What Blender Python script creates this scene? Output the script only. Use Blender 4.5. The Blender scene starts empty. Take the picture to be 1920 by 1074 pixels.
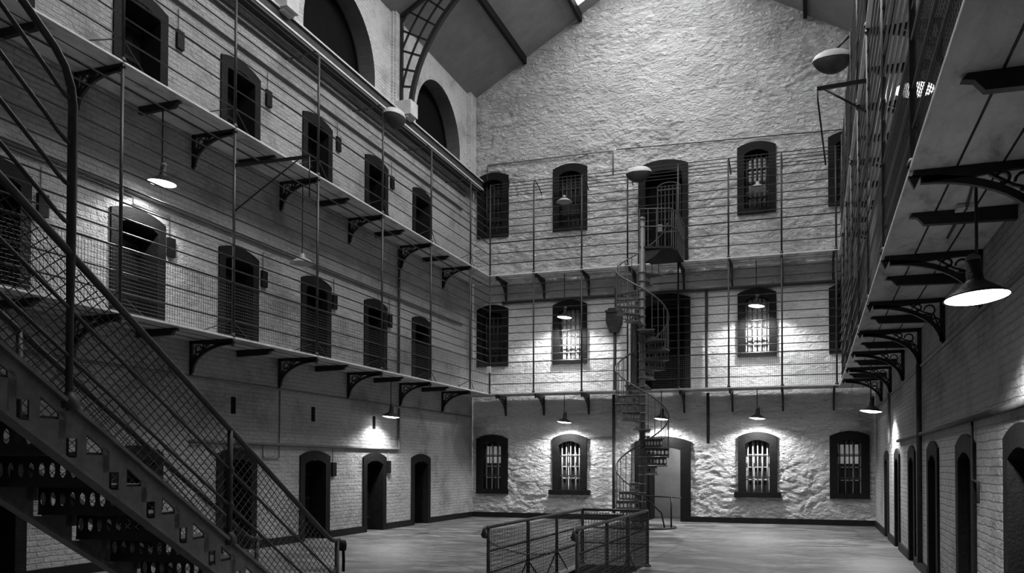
import bpy, math, random
from mathutils import Vector
from math import pi, sin, cos, radians, sqrt
random.seed(7)
SC = bpy.context.scene
COL = SC.collection
# ------------------------------------------------------------------ the hall (metres)
XL, XR, YF, YB = -9.726, 1.503, 23.908, -3.0      # left wall, right wall, far wall, wall behind
GW = 0.864                                        # walkway depth
XLG, XRG, YFG = XL + GW, XR - GW, YF - GW         # railing planes
S1, S2, ST = 3.590, 7.022, 0.032                  # walkway undersides and thickness
XC = (XL + XR) / 2
ZE, ZRIDGE = 12.66, 15.9                          # eaves, ridge
SLOPE = (ZRIDGE - ZE) / (XC - XL)
SKY1 = YF - .45
SKYM = YF - 2.0                                   # dimmed panes from here to the gable, to hold back its hot spot
SKY0 = 5.5                                        # near end of the skylight
SKYW = 2.25                                       # half width of the skylight
POSTS = [1.6, 4.1, 6.6, 9.12, 11.52, 14.0, 16.58, 19.1, 21.66]
MIDS = [2.85, 5.35, 7.9, 10.34, 12.75, 15.3, 17.8, 20.4]

def roofz(x): return ZRIDGE - SLOPE*abs(x-XC)
# ------------------------------------------------------------------ mesh helper
class MB:
    def __init__(s): s.v = []; s.f = []; s.sm = []
    def add(s, vs, fs, smooth=False):
        o = len(s.v); s.v += [tuple(v) for v in vs]
        for f in fs: s.f.append([i + o for i in f]); s.sm.append(smooth)
        return s
    def box(s, a, b):
        x0, x1 = sorted((a[0], b[0])); y0, y1 = sorted((a[1], b[1])); z0, z1 = sorted((a[2], b[2]))
        return s.add([(x0,y0,z0),(x1,y0,z0),(x1,y1,z0),(x0,y1,z0),(x0,y0,z1),(x1,y0,z1),(x1,y1,z1),(x0,y1,z1)],
                     [(3,2,1,0),(4,5,6,7),(0,1,5,4),(1,2,6,5),(2,3,7,6),(3,0,4,7)])
    def tube(s, pts, r, n=8, closed=False, caps=True):
        pts = [Vector(p) for p in pts]; m = len(pts)
        rr = r if isinstance(r, (list, tuple)) else [r] * m
        up = None; rings = []
        for i, p in enumerate(pts):
            if closed: t = pts[(i+1) % m] - pts[i-1]
            else: t = pts[min(i+1, m-1)] - pts[max(i-1, 0)]
            t.normalize()
            if up is None:
                up = Vector((0,0,1)) if abs(t.z) < .9 else Vector((1,0,0))
            a = (up - t * up.dot(t)); 
            if a.length < 1e-4: a = t.orthogonal()
            a.normalize(); up = a; b = t.cross(a)
            rings.append([p + (a*cos(2*pi*k/n) + b*sin(2*pi*k/n)) * rr[i] for k in range(n)])
        vs = [v for R in rings for v in R]; fs = []
        for i in range(m if closed else m-1):
            j = (i+1) % m
            for k in range(n):
                l = (k+1) % n; fs.append((i*n+k, i*n+l, j*n+l, j*n+k))
        if caps and not closed: fs += [tuple(range(n))[::-1], tuple((m-1)*n+k for k in range(n))]
        return s.add(vs, fs, n > 5)
    def flat(s, pts, w, t, nrm):
        """flat bar of width w (in the plane normal to nrm) and thickness t along nrm"""
        pts = [Vector(p) for p in pts]; nrm = Vector(nrm).normalized(); m = len(pts)
        ww = w if isinstance(w, (list, tuple)) else [w]*m
        vs = []
        for i, p in enumerate(pts):
            d = (pts[min(i+1,m-1)] - pts[max(i-1,0)]).normalized(); b = d.cross(nrm).normalized()
            for sx, sy in ((1,1),(-1,1),(-1,-1),(1,-1)): vs.append(p + b*(ww[i]/2*sx) + nrm*(t/2*sy))
        fs = []
        for i in range(m-1):
            for k in range(4):
                l = (k+1) % 4; fs.append((i*4+k, i*4+l, (i+1)*4+l, (i+1)*4+k))
        fs += [(3,2,1,0), tuple((m-1)*4+k for k in range(4))]
        return s.add(vs, fs)
    def lathe(s, c, prof, n=24, axis=None):
        vs = []; c = Vector(c)
        for r, z in prof:
            for k in range(n): vs.append(c + Vector((r*cos(2*pi*k/n), r*sin(2*pi*k/n), z)))
        fs = []
        for i in range(len(prof)-1):
            for k in range(n):
                l = (k+1) % n; fs.append((i*n+k, i*n+l, (i+1)*n+l, (i+1)*n+k))
        return s.add(vs, fs, True)
    def prism(s, poly, ext):
        """closed polygon (3-D points) pushed along ext"""
        poly = [Vector(p) for p in poly]; e = Vector(ext); n = len(poly)
        vs = poly + [p + e for p in poly]
        fs = [tuple(range(n)), tuple(range(2*n-1, n-1, -1))] + [(i, i+n, (i+1) % n + n, (i+1) % n) for i in range(n)]
        return s.add(vs, fs)
    def build(s, name, mat, parent=None, fix=True):
        o = Vector((0,0,0)); q = parent
        while q is not None: o = o + Vector(q.location); q = q.parent
        me = bpy.data.meshes.new(name)
        me.from_pydata([tuple(Vector(v) - o) for v in s.v], [], s.f)
        me.polygons.foreach_set('use_smooth', s.sm)
        me.materials.append(mat); me.validate()
        if fix:
            import bmesh
            b = bmesh.new(); b.from_mesh(me); bmesh.ops.recalc_face_normals(b, faces=b.faces); b.to_mesh(me); b.free()
        ob = bpy.data.objects.new(name, me); COL.objects.link(ob)
        if parent: ob.parent = parent
        return ob

def tag(o, label, cat, group=None, kind=None):
    o['label'] = label; o['category'] = cat
    if group: o['group'] = group
    if kind: o['kind'] = kind
    return o
def thing(name, label, cat, loc=(0,0,0), group=None, kind=None):
    o = bpy.data.objects.new(name, None); COL.objects.link(o); o.location = loc; o.empty_display_size = .2
    return tag(o, label, cat, group, kind)
def struct(name, mb, mat, label, cat, fix=True):
    return tag(mb.build(name, mat, fix=fix), label, cat, kind='structure')
CNT = {}
def seq(k):
    CNT[k] = CNT.get(k, 0) + 1; return '%s_%d' % (k, CNT[k])
ORD = ['first', 'second', 'third', 'fourth', 'fifth', 'sixth', 'seventh', 'eighth', 'ninth', 'tenth']

# ------------------------------------------------------------------ materials
class NT:
    def __init__(s, name, rough=.7, metal=0.):
        s.m = bpy.data.materials.new(name); s.m.use_nodes = True
        s.t = s.m.node_tree; s.b = s.t.nodes['Principled BSDF']
        s.b.inputs['Roughness'].default_value = rough; s.b.inputs['Metallic'].default_value = metal
    def n(s, typ, **kw):
        nd = s.t.nodes.new(typ)
        for k, v in kw.items():
            if k.startswith('i_'): nd.inputs[k[2:].replace('_', ' ')].default_value = v
            else: setattr(nd, k, v)
        return nd
    def l(s, a, b): s.t.links.new(a, b)
    def math(s, op, a, b=None, c=None):
        nd = s.n('ShaderNodeMath', operation=op)
        for i, x in enumerate((a, b, c)):
            if x is None: continue
            if isinstance(x, (int, float)): nd.inputs[i].default_value = x
            else: s.l(x, nd.inputs[i])
        return nd.outputs[0]
    def pos(s): return s.n('ShaderNodeNewGeometry').outputs['Position']
    def swz(s, v, order, scale=(1,1,1)):
        sp = s.n('ShaderNodeSeparateXYZ'); s.l(v, sp.inputs[0]); cb = s.n('ShaderNodeCombineXYZ')
        for i, ax in enumerate(order):
            if ax in 'XYZ': s.l(s.math('MULTIPLY', sp.outputs[ax], scale[i]), cb.inputs[i])
        return cb.outputs[0]
    def noise(s, v, scale, detail=4, rough=.55, dist=0.):
        nd = s.n('ShaderNodeTexNoise'); s.l(v, nd.inputs['Vector'])
        nd.inputs['Scale'].default_value = scale; nd.inputs['Detail'].default_value = detail
        nd.inputs['Roughness'].default_value = rough; nd.inputs['Distortion'].default_value = dist
        return nd.outputs['Fac']
    def ramp(s, f, stops):
        nd = s.n('ShaderNodeValToRGB'); s.l(f, nd.inputs[0]); e = nd.color_ramp.elements
        while len(e) < len(stops): e.new(.5)
        for k, (p, g) in enumerate(stops): e[k].position = p; e[k].color = (g, g, g, 1)
        return nd.outputs[0]
    def mrange(s, f, a, b, c, d):
        nd = s.n('ShaderNodeMapRange'); s.l(f, nd.inputs[0])
        for i, x in enumerate((a, b, c, d)): nd.inputs[i+1].default_value = x
        return nd.outputs[0]
    def color(s, c):
        if isinstance(c, (int, float)): s.b.inputs['Base Color'].default_value = (c, c, c, 1)
        else: s.l(c, s.b.inputs['Base Color'])
    def bump(s, h, dist, strength=1.):
        nd = s.n('ShaderNodeBump'); nd.inputs['Distance'].default_value = dist; nd.inputs['Strength'].default_value = strength
        s.l(h, nd.inputs['Height']); s.l(nd.outputs[0], s.b.inputs['Normal'])

def mat_brick(name, base, order):
    M = NT(name, .75); P = M.pos()
    v = M.swz(P, order)
    warp = M.n('ShaderNodeVectorMath', operation='MULTIPLY_ADD')
    nz = M.n('ShaderNodeTexNoise'); M.l(v, nz.inputs['Vector']); nz.inputs['Scale'].default_value = 5
    M.l(nz.outputs['Color'], warp.inputs[0]); warp.inputs[1].default_value = (.035, .035, 0); M.l(v, warp.inputs[2])
    br = M.n('ShaderNodeTexBrick'); M.l(warp.outputs[0], br.inputs['Vector'])
    br.inputs['Scale'].default_value = 1; br.inputs['Brick Width'].default_value = .23; br.inputs['Row Height'].default_value = .078
    br.inputs['Mortar Size'].default_value = .012; br.inputs['Mortar Smooth'].default_value = .6
    sp = M.n('ShaderNodeSeparateXYZ'); M.l(P, sp.inputs[0])
    # thick plaster skim above the doors: the courses only show softly there
    soft = M.mrange(M.math('PINGPONG', M.math('SUBTRACT', sp.outputs['Z'], .1), 1.72), 0, 1.72, 1., .45)
    grain = M.noise(v, 28, 5, .6); pits = M.noise(v, 6, 6, .65)
    h = M.math('MULTIPLY', M.math('MULTIPLY', M.math('SUBTRACT', 1., br.outputs['Fac']), soft), M.mrange(M.noise(v, 1.1, 3), .35, .6, .15, 1.))
    h = M.math('ADD', h, M.math('MULTIPLY', grain, .7)); h = M.math('ADD', h, M.math('MULTIPLY', pits, 2.0))
    M.bump(h, .032, 1.)
    big = M.ramp(M.noise(v, .9, 6, .65), [(.28, .42), (.5, .92), (.62, 1.), (.8, .8)])
    spots = M.ramp(M.noise(v, 7, 8, .72), [(.28, .35), (.4, 1.)])
    mort = M.mrange(br.outputs['Fac'], 0, 1, 1., .9)
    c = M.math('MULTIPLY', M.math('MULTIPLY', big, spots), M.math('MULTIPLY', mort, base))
    M.color(c); return M.m

def mat_stone():
    M = NT('rough_whitewashed_stone', .8); P = M.pos(); v = M.swz(P, 'XZ0', (1., 1.9, 0))
    nz = M.n('ShaderNodeTexNoise'); M.l(v, nz.inputs['Vector']); nz.inputs['Scale'].default_value = 2.2; nz.inputs['Detail'].default_value = 4
    wp = M.n('ShaderNodeVectorMath', operation='MULTIPLY_ADD'); M.l(nz.outputs['Color'], wp.inputs[0]); wp.inputs[1].default_value = (.30, .30, 0); M.l(v, wp.inputs[2])
    vo = M.n('ShaderNodeTexVoronoi', feature='SMOOTH_F1'); M.l(wp.outputs[0], vo.inputs['Vector']); vo.inputs['Scale'].default_value = 3.6; vo.inputs['Smoothness'].default_value = .35
    ve = M.n('ShaderNodeTexVoronoi', feature='DISTANCE_TO_EDGE'); M.l(wp.outputs[0], ve.inputs['Vector']); ve.inputs['Scale'].default_value = 3.1
    edge = M.ramp(ve.outputs['Distance'], [(.0, 0.), (.09, 1.)])
    sp = M.n('ShaderNodeSeparateXYZ'); M.l(P, sp.inputs[0])
    # upper gable and ground storey are raw rubble, the middle storey is skimmed smooth
    mask = M.ramp(M.math('DIVIDE', sp.outputs['Z'], 16.), [(.155, 1.), (.19, .30), (.42, .30), (.445, .9), (.66, 1.)])
    fine = M.noise(v, 5.5, 8, .6, .9); mid = M.noise(v, 2.6, 5, .6, .6)
    h = M.math('MULTIPLY', edge, .12)
    h = M.math('SUBTRACT', h, M.math('MULTIPLY', vo.outputs['Distance'], .55))
    h = M.math('ADD', h, M.math('MULTIPLY', fine, 3.0)); h = M.math('ADD', h, M.math('MULTIPLY', mid, .9))
    M.bump(M.math('MULTIPLY', h, mask), .12, 1.)
    big = M.ramp(M.noise(v, .7, 6, .65), [(.3, .7), (.55, 1.), (.8, .88)])
    spots = M.ramp(M.noise(v, 5.5, 8, .7), [(.27, .4), (.42, 1.)])
    M.color(M.math('MULTIPLY', M.math('MULTIPLY', big, spots), .86)); return M.m

def mat_soffit():
    M = NT('stone_flag_soffit', .7); P = M.pos(); v = M.swz(P, 'XY0')
    st = M.ramp(M.noise(M.swz(P, 'XY0', (2.2, .8, 0)), 1.7, 8, .7, .4), [(.3, .3), (.47, .75), (.68, 1.)])
    M.color(M.math('MULTIPLY', st, .66)); M.bump(M.noise(v, 14, 5), .01, .6); return M.m

def mat_floor():
    M = NT('worn_concrete_floor', .42); P = M.pos()
    a = M.noise(M.swz(P, 'XY0', (.7, 1.5, 0)), 1.5, 10, .74, .8)
    b = M.noise(M.swz(P, 'XY0'), 5, 8, .7)
    c = M.ramp(a, [(.32, .035), (.48, .11), (.66, .28)])
    cr = M.n('ShaderNodeTexVoronoi', feature='DISTANCE_TO_EDGE'); M.l(M.swz(P, 'XY0', (1, .8, 0)), cr.inputs['Vector']); cr.inputs['Scale'].default_value = .42
    crack = M.ramp(cr.outputs['Distance'], [(.0, .45), (.007, 1.)])
    M.color(M.math('MULTIPLY', M.math('MULTIPLY', c, crack), M.mrange(b, .25, .75, .5, 1.35)))
    M.l(M.mrange(a, .3, .7, .36, .62), M.b.inputs['Roughness'])
    M.bump(M.math('ADD', b, M.math('MULTIPLY', a, .6)), .012, .5); return M.m

def mat_iron(name, g, rough=.5, spec=.3):
    M = NT(name, rough); P = M.pos(); M.b.inputs['Specular IOR Level'].default_value = spec
    M.color(M.mrange(M.noise(P, 9, 6, .7), .25, .75, g*.6, g*1.4))
    M.bump(M.noise(P, 40, 4), .003, .5); return M.m
def mat_plain(name, g, rough=.7, scale=3, var=.3, bump=.006, spec=.4):
    M = NT(name, rough); P = M.pos(); M.b.inputs['Specular IOR Level'].default_value = spec if g > .06 else .12
    M.color(M.mrange(M.noise(P, scale, 7, .68), .25, .75, g*(1-var), g*(1+var)))
    M.bump(M.noise(P, scale*7, 5), bump, .8); return M.m
def mat_emit(name, e):
    M = NT(name, .4); M.color(.8)
    M.b.inputs['Emission Color'].default_value = (1,1,1,1); M.b.inputs['Emission Strength'].default_value = e; return M.m
def mat_glass(name, g):
    M = NT(name, .12); M.color(M.mrange(M.noise(M.pos(), 2.5, 4), .3, .7, g*.7, g*1.3)); return M.m

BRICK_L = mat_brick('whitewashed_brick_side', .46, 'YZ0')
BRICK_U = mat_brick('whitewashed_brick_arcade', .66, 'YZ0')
STONE = mat_stone()
SOFFIT = mat_soffit()
SLABE = mat_plain('worn_slab_edge', .65, .6, 6)
FLOOR = mat_floor()
IRON = mat_iron('dark_painted_iron', .018, .42)
RAILM = mat_iron('grey_painted_rail_iron', .035, .4)
STAIRM = mat_iron('worn_stair_iron', .045, .5)
STRINGM = mat_iron('worn_string_iron', .13, .5)
SPIRALM = mat_iron('spiral_stair_iron', .10, .45)
DSTONE = mat_plain('dark_painted_stone_surround', .009, .6, 5, .45, .012)
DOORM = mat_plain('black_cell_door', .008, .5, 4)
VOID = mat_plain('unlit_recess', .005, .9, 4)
SKIRT = mat_plain('black_painted_skirting', .012, .5, 5)
ROOFM = mat_plain('grey_roof_boarding', .22, .8, 2.2, .18, .01)
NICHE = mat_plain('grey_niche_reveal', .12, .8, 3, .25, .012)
STRIP = mat_plain('pale_cornice_stone', .6, .6, 5, .2)
CORNM = mat_plain('grey_cornice', .055, .6, 5, .3)
PIPE = mat_plain('painted_wall_pipe', .14, .5, 6, .4)
DPIPE = mat_plain('dark_downpipe', .05, .55, 6, .4)
PALE = mat_plain('pale_corbel_stone', .5, .7, 6, .2)
ENAM = mat_plain('black_enamel_lamp_shade', .03, .3, 6)
ENAMW = mat_plain('white_enamel_lining', .75, .35, 6, .1, .001)
GREYSH = mat_plain('grey_unlit_shade', .34, .45, 6, .2, .002)
HOOD = mat_plain('grey_floodlight_hood', .42, .5, 6, .2, .002)
GLOW = mat_emit('lit_lamp_glass', 9.)
SKYG = mat_emit('daylit_skylight_glass', 9.0)
SKYD = mat_emit('dimmed_skylight_glass', 2.0)  # same glass, glow turned down so the gable top keeps its tone
SASH = mat_plain('pale_window_sash', .55, .5, 6, .25)
BARP = mat_plain('pale_window_bar', .42, .45, 6, .3)
PANED = mat_glass('dark_window_pane', .03)
PANEG = mat_glass('grey_window_pane', .28)
PANEL = mat_emit('daylit_upper_pane', .12)
PANEW = mat_plain('white_window_backing', .62, .5, 4, .4)
ROOM = mat_plain('room_beyond_plaster', .5, .7, 2, .25)

# ------------------------------------------------------------------ wall coordinates: (a along wall, z, c outward into the hall)
def WL(a, z, c): return (XL + c, a, z)
def WR(a, z, c): return (XR - c, a, z)
def WF(a, z, c): return (a, YF - c, z)
DOORS_L = [(4.65, 5.8), (7.25, 8.43), (9.78, 10.90), (12.2, 13.32), (14.73, 15.85), (17.28, 18.39), (19.76, 20.9)]
DOORS_R = [(6.85, 8.02), (9.42, 10.55), (12.04, 13.11), (14.67, 15.66), (17.26, 18.24), (19.73, 20.74)]
WINX = [(-9.58, -8.58), (-7.19, -6.16), (-1.94, -0.93), (0.39, 1.36)]
ARCHES = [(0.8, 1.48), (5.9, 1.48), (11.05, 1.48), (16.24, 1.50), (21.4, 1.47)]
ZS = 10.62                                       # springing of the blind arches

def grid_wall(mb, W, a0, a1, z0, z1, holes):
    A = sorted({a0, a1, *[x for h in holes for x in h[:2] if a0 < x < a1]}); Z = sorted({z0, z1, *[x for h in holes for x in h[2:] if z0 < x < z1]})
    for i in range(len(A)-1):
        for j in range(len(Z)-1):
            ca, cz = (A[i]+A[i+1])/2, (Z[j]+Z[j+1])/2
            if any(h[0] < ca < h[1] and h[2] < cz < h[3] for h in holes): continue
            mb.add([W(A[i], Z[j], 0), W(A[i+1], Z[j], 0), W(A[i+1], Z[j+1], 0), W(A[i], Z[j+1], 0)], [(0,1,2,3)])

LEVELS = [('ground floor', 0., 1.80), ('lower gallery', S1+ST, S1+ST+1.78), ('upper gallery', S2+ST, S2+ST+1.72)]
def hole(d, z0, z1, m=.05): return (d[0]+m, d[1]-m, z0, z1-.16)

# left wall with cell doorways, the arcade above the cornice and its blind arches
mb = MB()
grid_wall(mb, WL, YB, YF, 0, 10.12, [hole(d, z0, z1) for d in DOORS_L for _, z0, z1 in LEVELS])
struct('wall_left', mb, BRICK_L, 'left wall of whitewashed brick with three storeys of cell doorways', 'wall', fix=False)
mb = MB()
edges = [YB] + [x for c, r in ARCHES for x in (c-r, c+r)] + [YF]
for i in range(0, len(edges), 2):
    mb.add([WL(edges[i], 10.1, 0), WL(edges[i+1], 10.1, 0), WL(edges[i+1], ZE+.1, 0), WL(edges[i], ZE+.1, 0)], [(0,1,2,3)])
rv = MB()
for c, r in ARCHES:
    n = 24; prev = None
    for k in range(n+1):
        t = pi*k/n; a, z = c - r*cos(t), ZS + r*sin(t)
        if prev: 
            mb.add([WL(prev[0], prev[1], 0), WL(a, z, 0), WL(a, ZE+.1, 0), WL(prev[0], ZE+.1, 0)], [(0,1,2,3)])
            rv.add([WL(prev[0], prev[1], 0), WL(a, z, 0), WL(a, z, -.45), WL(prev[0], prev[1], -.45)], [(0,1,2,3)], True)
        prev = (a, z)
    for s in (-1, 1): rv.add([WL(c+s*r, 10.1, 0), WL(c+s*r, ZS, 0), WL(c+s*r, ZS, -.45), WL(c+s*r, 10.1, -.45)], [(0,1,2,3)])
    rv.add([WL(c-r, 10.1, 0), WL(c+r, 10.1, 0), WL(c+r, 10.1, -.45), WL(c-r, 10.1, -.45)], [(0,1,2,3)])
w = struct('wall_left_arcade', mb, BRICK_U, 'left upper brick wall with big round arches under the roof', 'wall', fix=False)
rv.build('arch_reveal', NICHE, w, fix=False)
for i, (c, r) in enumerate(ARCHES):
    m2 = MB(); pts = [WL(c - r*cos(pi*k/24), ZS + r*sin(pi*k/24), -.45) for k in range(25)] + [WL(c+r, 10.1, -.45), WL(c-r, 10.1, -.45)]
    m2.prism(pts, (-.05, 0, 0))
    j = len(ARCHES) - 1 - i
    t = thing(seq('window'), 'blacked-out round arched window high on the left wall, %s from the far wall' % ORD[j], 'window', WL(c, 10.1, -.45), kind='structure')
    m2.build('blind', VOID, t)
    m3 = MB()
    m3.tube([WL(c - (r-.03)*cos(pi*k/24), ZS + (r-.03)*sin(pi*k/24), -.42) for k in range(25)], .03, 6)
    m3.build('window_frame', DOORM, t)
# right wall, far wall, back wall
mb = MB()
grid_wall(mb, WR, YB, YF, 0, ZE+.1, [hole(d, 0, 1.85) for d in DOORS_R])
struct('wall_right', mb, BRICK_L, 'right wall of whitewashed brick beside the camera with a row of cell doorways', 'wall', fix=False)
FWIN = [('ground floor', .72, 2.44), ('lower gallery', 4.52, 6.33), ('upper gallery', 8.42, 10.33)]
FDOOR = [(-4.77, -3.21, 0., 2.34), (-4.77, -3.21, S1+ST, 6.35), (-4.66, -3.27, S2+ST, 10.12)]
from mathutils import noise as NZ
def relief(x, z):
    """how far the rubble face sits back from the flush plane (metres, always <= 0)"""
    def sm(a, b, t): t = min(1, max(0, (t-a)/(b-a))); return t*t*(3-2*t)
    m = max(1-sm(2.45, 3.0, z), sm(6.7, 7.1, z)*.9, .22)
    wx, wz = NZ.noise((x*1.3, z*1.3, 3.)), NZ.noise((x*1.3, z*1.3, 9.))
    d = NZ.voronoi((x*2.3+wx*.5, z*4.6+wz*.6, 0.), distance_metric='DISTANCE')[0]
    joint = 1 - sm(0., .22, d[1]-d[0])
    lump = NZ.fractal((x*3.4+wx, z*6.6+wz, 1.5), .75, 2.1, 5)
    big = NZ.noise((x*.9, z*1.6, 5.))
    ragged = sm(-.25, .3, NZ.noise((x*.5, z*.7, 7.)))
    return min(0., -.028 - m*(.022*joint*ragged - .026*lump*(.6+.7*ragged)*(1+.7*sm(6.7, 7.4, z)) - .012*big))
mb = MB(); FH = [(a+.05, b-.05, z0+.05, z1-.14) for a, b in WINX for _, z0, z1 in FWIN] + [(a+.06, b-.06, z0, z1-.12) for a, b, z0, z1 in FDOOR]
ST_ = .026; nx = int((XR-XL)/ST_); nz = int((ZRIDGE+.35)/ST_); idx = {}
for q in range(nz+1):
    for k in range(nx+1):
        x = XL + (XR-XL)*k/nx; z = (ZRIDGE+.35)*q/nz
        if z > roofz(x)+.3: continue
        idx[(k, q)] = len(mb.v); mb.v.append((x, YF - relief(x, z) - .0, z))
for q in range(nz):
    for k in range(nx):
        c = [idx.get(t) for t in ((k,q),(k+1,q),(k+1,q+1),(k,q+1))]
        if None in c: continue
        x = XL + (XR-XL)*(k+.5)/nx; z = (ZRIDGE+.35)*(q+.5)/nz
        if any(h[0] < x < h[1] and h[2] < z < h[3] for h in FH): continue
        mb.f.append(c); mb.sm.append(True)
struct('wall_far', mb, STONE, 'tall far gable wall of rough whitewashed stone with barred windows', 'wall', fix=False)
mb = MB(); mb.add([(XL,YB,0),(XR,YB,0),(XR,YB,ZE),(XC,YB,ZRIDGE+.4),(XL,YB,ZE)], [(0,1,2,3,4)])
struct('wall_back', mb, BRICK_L, 'wall closing the hall behind the viewer', 'wall', fix=False)

# floor with the basement stairwell
GX0, GX1, GY0, GY1 = -3.45, -2.42, 8.92, 13.2
mb = MB()
HX0, HX1, HY0, HY1 = GX0+.09, GX1-.09, GY0+.3, GY1-.12
A = [XL-.9, HX0, HX1, XR+.9]; B = [YB, HY0, HY1, YF+2.4]
for i in range(3):
    for j in range(3):
        if (i, j) == (1, 1): continue
        mb.add([(A[i],B[j],0),(A[i+1],B[j],0),(A[i+1],B[j+1],0),(A[i],B[j+1],0)], [(0,1,2,3)])
struct('floor', mb, FLOOR, 'worn grey concrete floor of the hall', 'floor', fix=False)
mb = MB()
for q in ([(HX0,HY0,0),(HX0,HY1,0),(HX0,HY1,-2.4),(HX0,HY0,-2.4)], [(HX1,HY0,0),(HX1,HY1,0),(HX1,HY1,-2.4),(HX1,HY0,-2.4)],
          [(HX0,HY1,0),(HX1,HY1,0),(HX1,HY1,-2.4),(HX0,HY1,-2.4)], [(HX0,HY0,-2.4),(HX1,HY0,-2.4),(HX1,HY1,-2.4),(HX0,HY1,-2.4)],
          [(HX0,HY0,0),(HX1,HY0,0),(HX1,HY0,-2.4),(HX0,HY0,-2.4)]): mb.add(q, [(0,1,2,3)])
for k in range(11): mb.box((HX0, HY0+.3*k, -.2*(k+1)), (HX1, HY0+.3*(k+1), -.2*(k+1)-.06))
struct('trim_1', mb, VOID, 'dark stairwell going down inside the mesh guard rail', 'stairwell'); CNT['trim'] = 1

# roof: two boarded slopes, purlins, skylight
for side, s in (('left', -1), ('right', 1)):
    mb = MB()
    xs = [XC + s*5.75, XC + s*3.95, XC + s*SKYW]
    for k in range(2):
        x0, x1 = xs[k], xs[k+1]; dz = .0 if k == 0 else .07
        mb.add([(x0,YB,roofz(x0)+dz),(x0,YF+.02,roofz(x0)+dz),(x1,YF+.02,roofz(x1)+dz),(x1,YB,roofz(x1)+dz)], [(0,1,2,3)])
    x0, x1 = XC + s*SKYW, XC
    mb.add([(x0,YB,roofz(x0)+.1),(x0,SKY0,roofz(x0)+.1),(x1,SKY0,roofz(x1)+.1),(x1,YB,roofz(x1)+.1)], [(0,1,2,3)])
    mb.add([(x0,SKY1,roofz(x0)+.1),(x0,YF+.02,roofz(x0)+.1),(x1,YF+.02,roofz(x1)+.1),(x1,SKY1,roofz(x1)+.1)], [(0,1,2,3)])  # boarded strip added to keep skylight glow off the gable top
    o = struct('ceiling_'+side, mb, ROOFM, 'grey boarded %s slope of the roof' % side, 'ceiling', fix=False)
    for k, x in enumerate((XC+s*3.95, XC+s*SKYW)):
        m2 = MB(); m2.box((x-.05, YB, roofz(x)-.12), (x+.05, YF-.01, roofz(x)+.12))
        nm = ('timber purlin running along the middle of the %s roof slope', 'dark curb along the %s edge of the skylight')[k] % side
        struct(seq('trim'), m2, DOORM, nm, 'roof beam')
sk = thing('window_'+str(CNT['window']+1), 'long glazed skylight along the ridge of the roof', 'skylight', (XC, YB, roofz(XC+SKYW)), kind='structure'); CNT['window'] += 1
mb = MB()
for s in (-1, 1):
    x0, x1 = XC+s*SKYW, XC
    mb.add([(x0,SKY0,roofz(x0)+.12),(x0,SKYM,roofz(x0)+.12),(x1,SKYM,roofz(x1)+.12),(x1,SKY0,roofz(x1)+.12)], [(0,1,2,3)])
mb.build('pane', SKYG, sk, fix=False)
mb = MB()
for s in (-1, 1):
    x0, x1 = XC+s*SKYW, XC
    mb.add([(x0,SKYM,roofz(x0)+.12),(x0,SKY1,roofz(x0)+.12),(x1,SKY1,roofz(x1)+.12),(x1,SKYM,roofz(x1)+.12)], [(0,1,2,3)])
mb.build('pane', SKYD, sk, fix=False)
mb = MB()
for s in (-1, 1):
    y = SKY0
    while y < SKY1:
        mb.box((0,0,0),(0,0,0)) if False else mb.tube([(XC+s*SKYW, y, roofz(XC+SKYW)+.08), (XC, y, ZRIDGE+.08)], .025, 4); y += .62
    for t in (.33, .66): mb.tube([(XC+s*SKYW*t, SKY0, roofz(XC+SKYW*t)+.07), (XC+s*SKYW*t, SKY1, roofz(XC+SKYW*t)+.07)], .03, 4)
mb.build('glazing_bar', DOORM, sk)

# cornice and pilasters of the left wall
mb = MB(); mb.prism([WL(YB, 9.86, 0), WL(YB, 9.86, .33), WL(YB, 9.90, .33), WL(YB, 9.91, .30), WL(YB, 10.08, .30), WL(YB, 10.10, .33), WL(YB, 10.13, .33), WL(YB, 10.13, 0)], (0, YF-YB, 0))
o = struct(seq('trim'), mb, CORNM, 'projecting cornice beam along the left wall under the round arches', 'cornice')
mb = MB(); mb.box(WL(YB, 9.855, .26), WL(YF-.01, 9.895, .345)); mb.box(WL(YB, 10.10, .30), WL(YF-.01, 10.135, .345)); mb.build('cornice_edge', STRIP, o)
PIL = [(3.3, 3.75), (8.42, 8.87), (13.42, 13.86), (18.60, 19.04), (23.45, 23.9)]
for i, (a, b) in enumerate(PIL):
    mb = MB(); mb.box(WL(a, 10.13, 0), WL(b, ZE+.05, .10)); mb.box(WL(a-.06, 10.13, 0), WL(a+.12, ZE+.02, .055))
    struct(seq('trim'), mb, BRICK_U, 'whitewashed brick pilaster between round arches, %s from the far wall' % ORD[len(PIL)-1-i], 'pilaster')
    if 0 < i < 4:
        m2 = MB(); m2.box(WL((a+b)/2-.2, 10.12, 0), WL((a+b)/2+.2, 10.47, .5)); m2.box(WL((a+b)/2-.16, 10.06, .05), WL((a+b)/2+.16, 10.12, .42))
        struct(seq('trim'), m2, PALE, 'pale stone corbel block under the roof truss, %s from the far wall' % ORD[3-i], 'corbel')

# baseboards
def base(name, W, a0, a1, gaps, lab):
    mb = MB(); x = a0
    for g in sorted(gaps) + [(a1, a1)]:
        if g[0]-x > .02: mb.box(W(x, 0, 0), W(g[0], .15, .035))
        x = g[1]
    struct(name, mb, SKIRT, lab, 'skirting')
base('baseboard_left', WL, YB, YF, DOORS_L, 'black painted skirting along the left wall')
base('baseboard_right', WR, YB, YF, DOORS_R, 'black painted skirting along the right wall')
base('baseboard_far', WF, XL, XR, [FDOOR[0][:2]], 'black painted skirting along the far wall')

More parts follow.
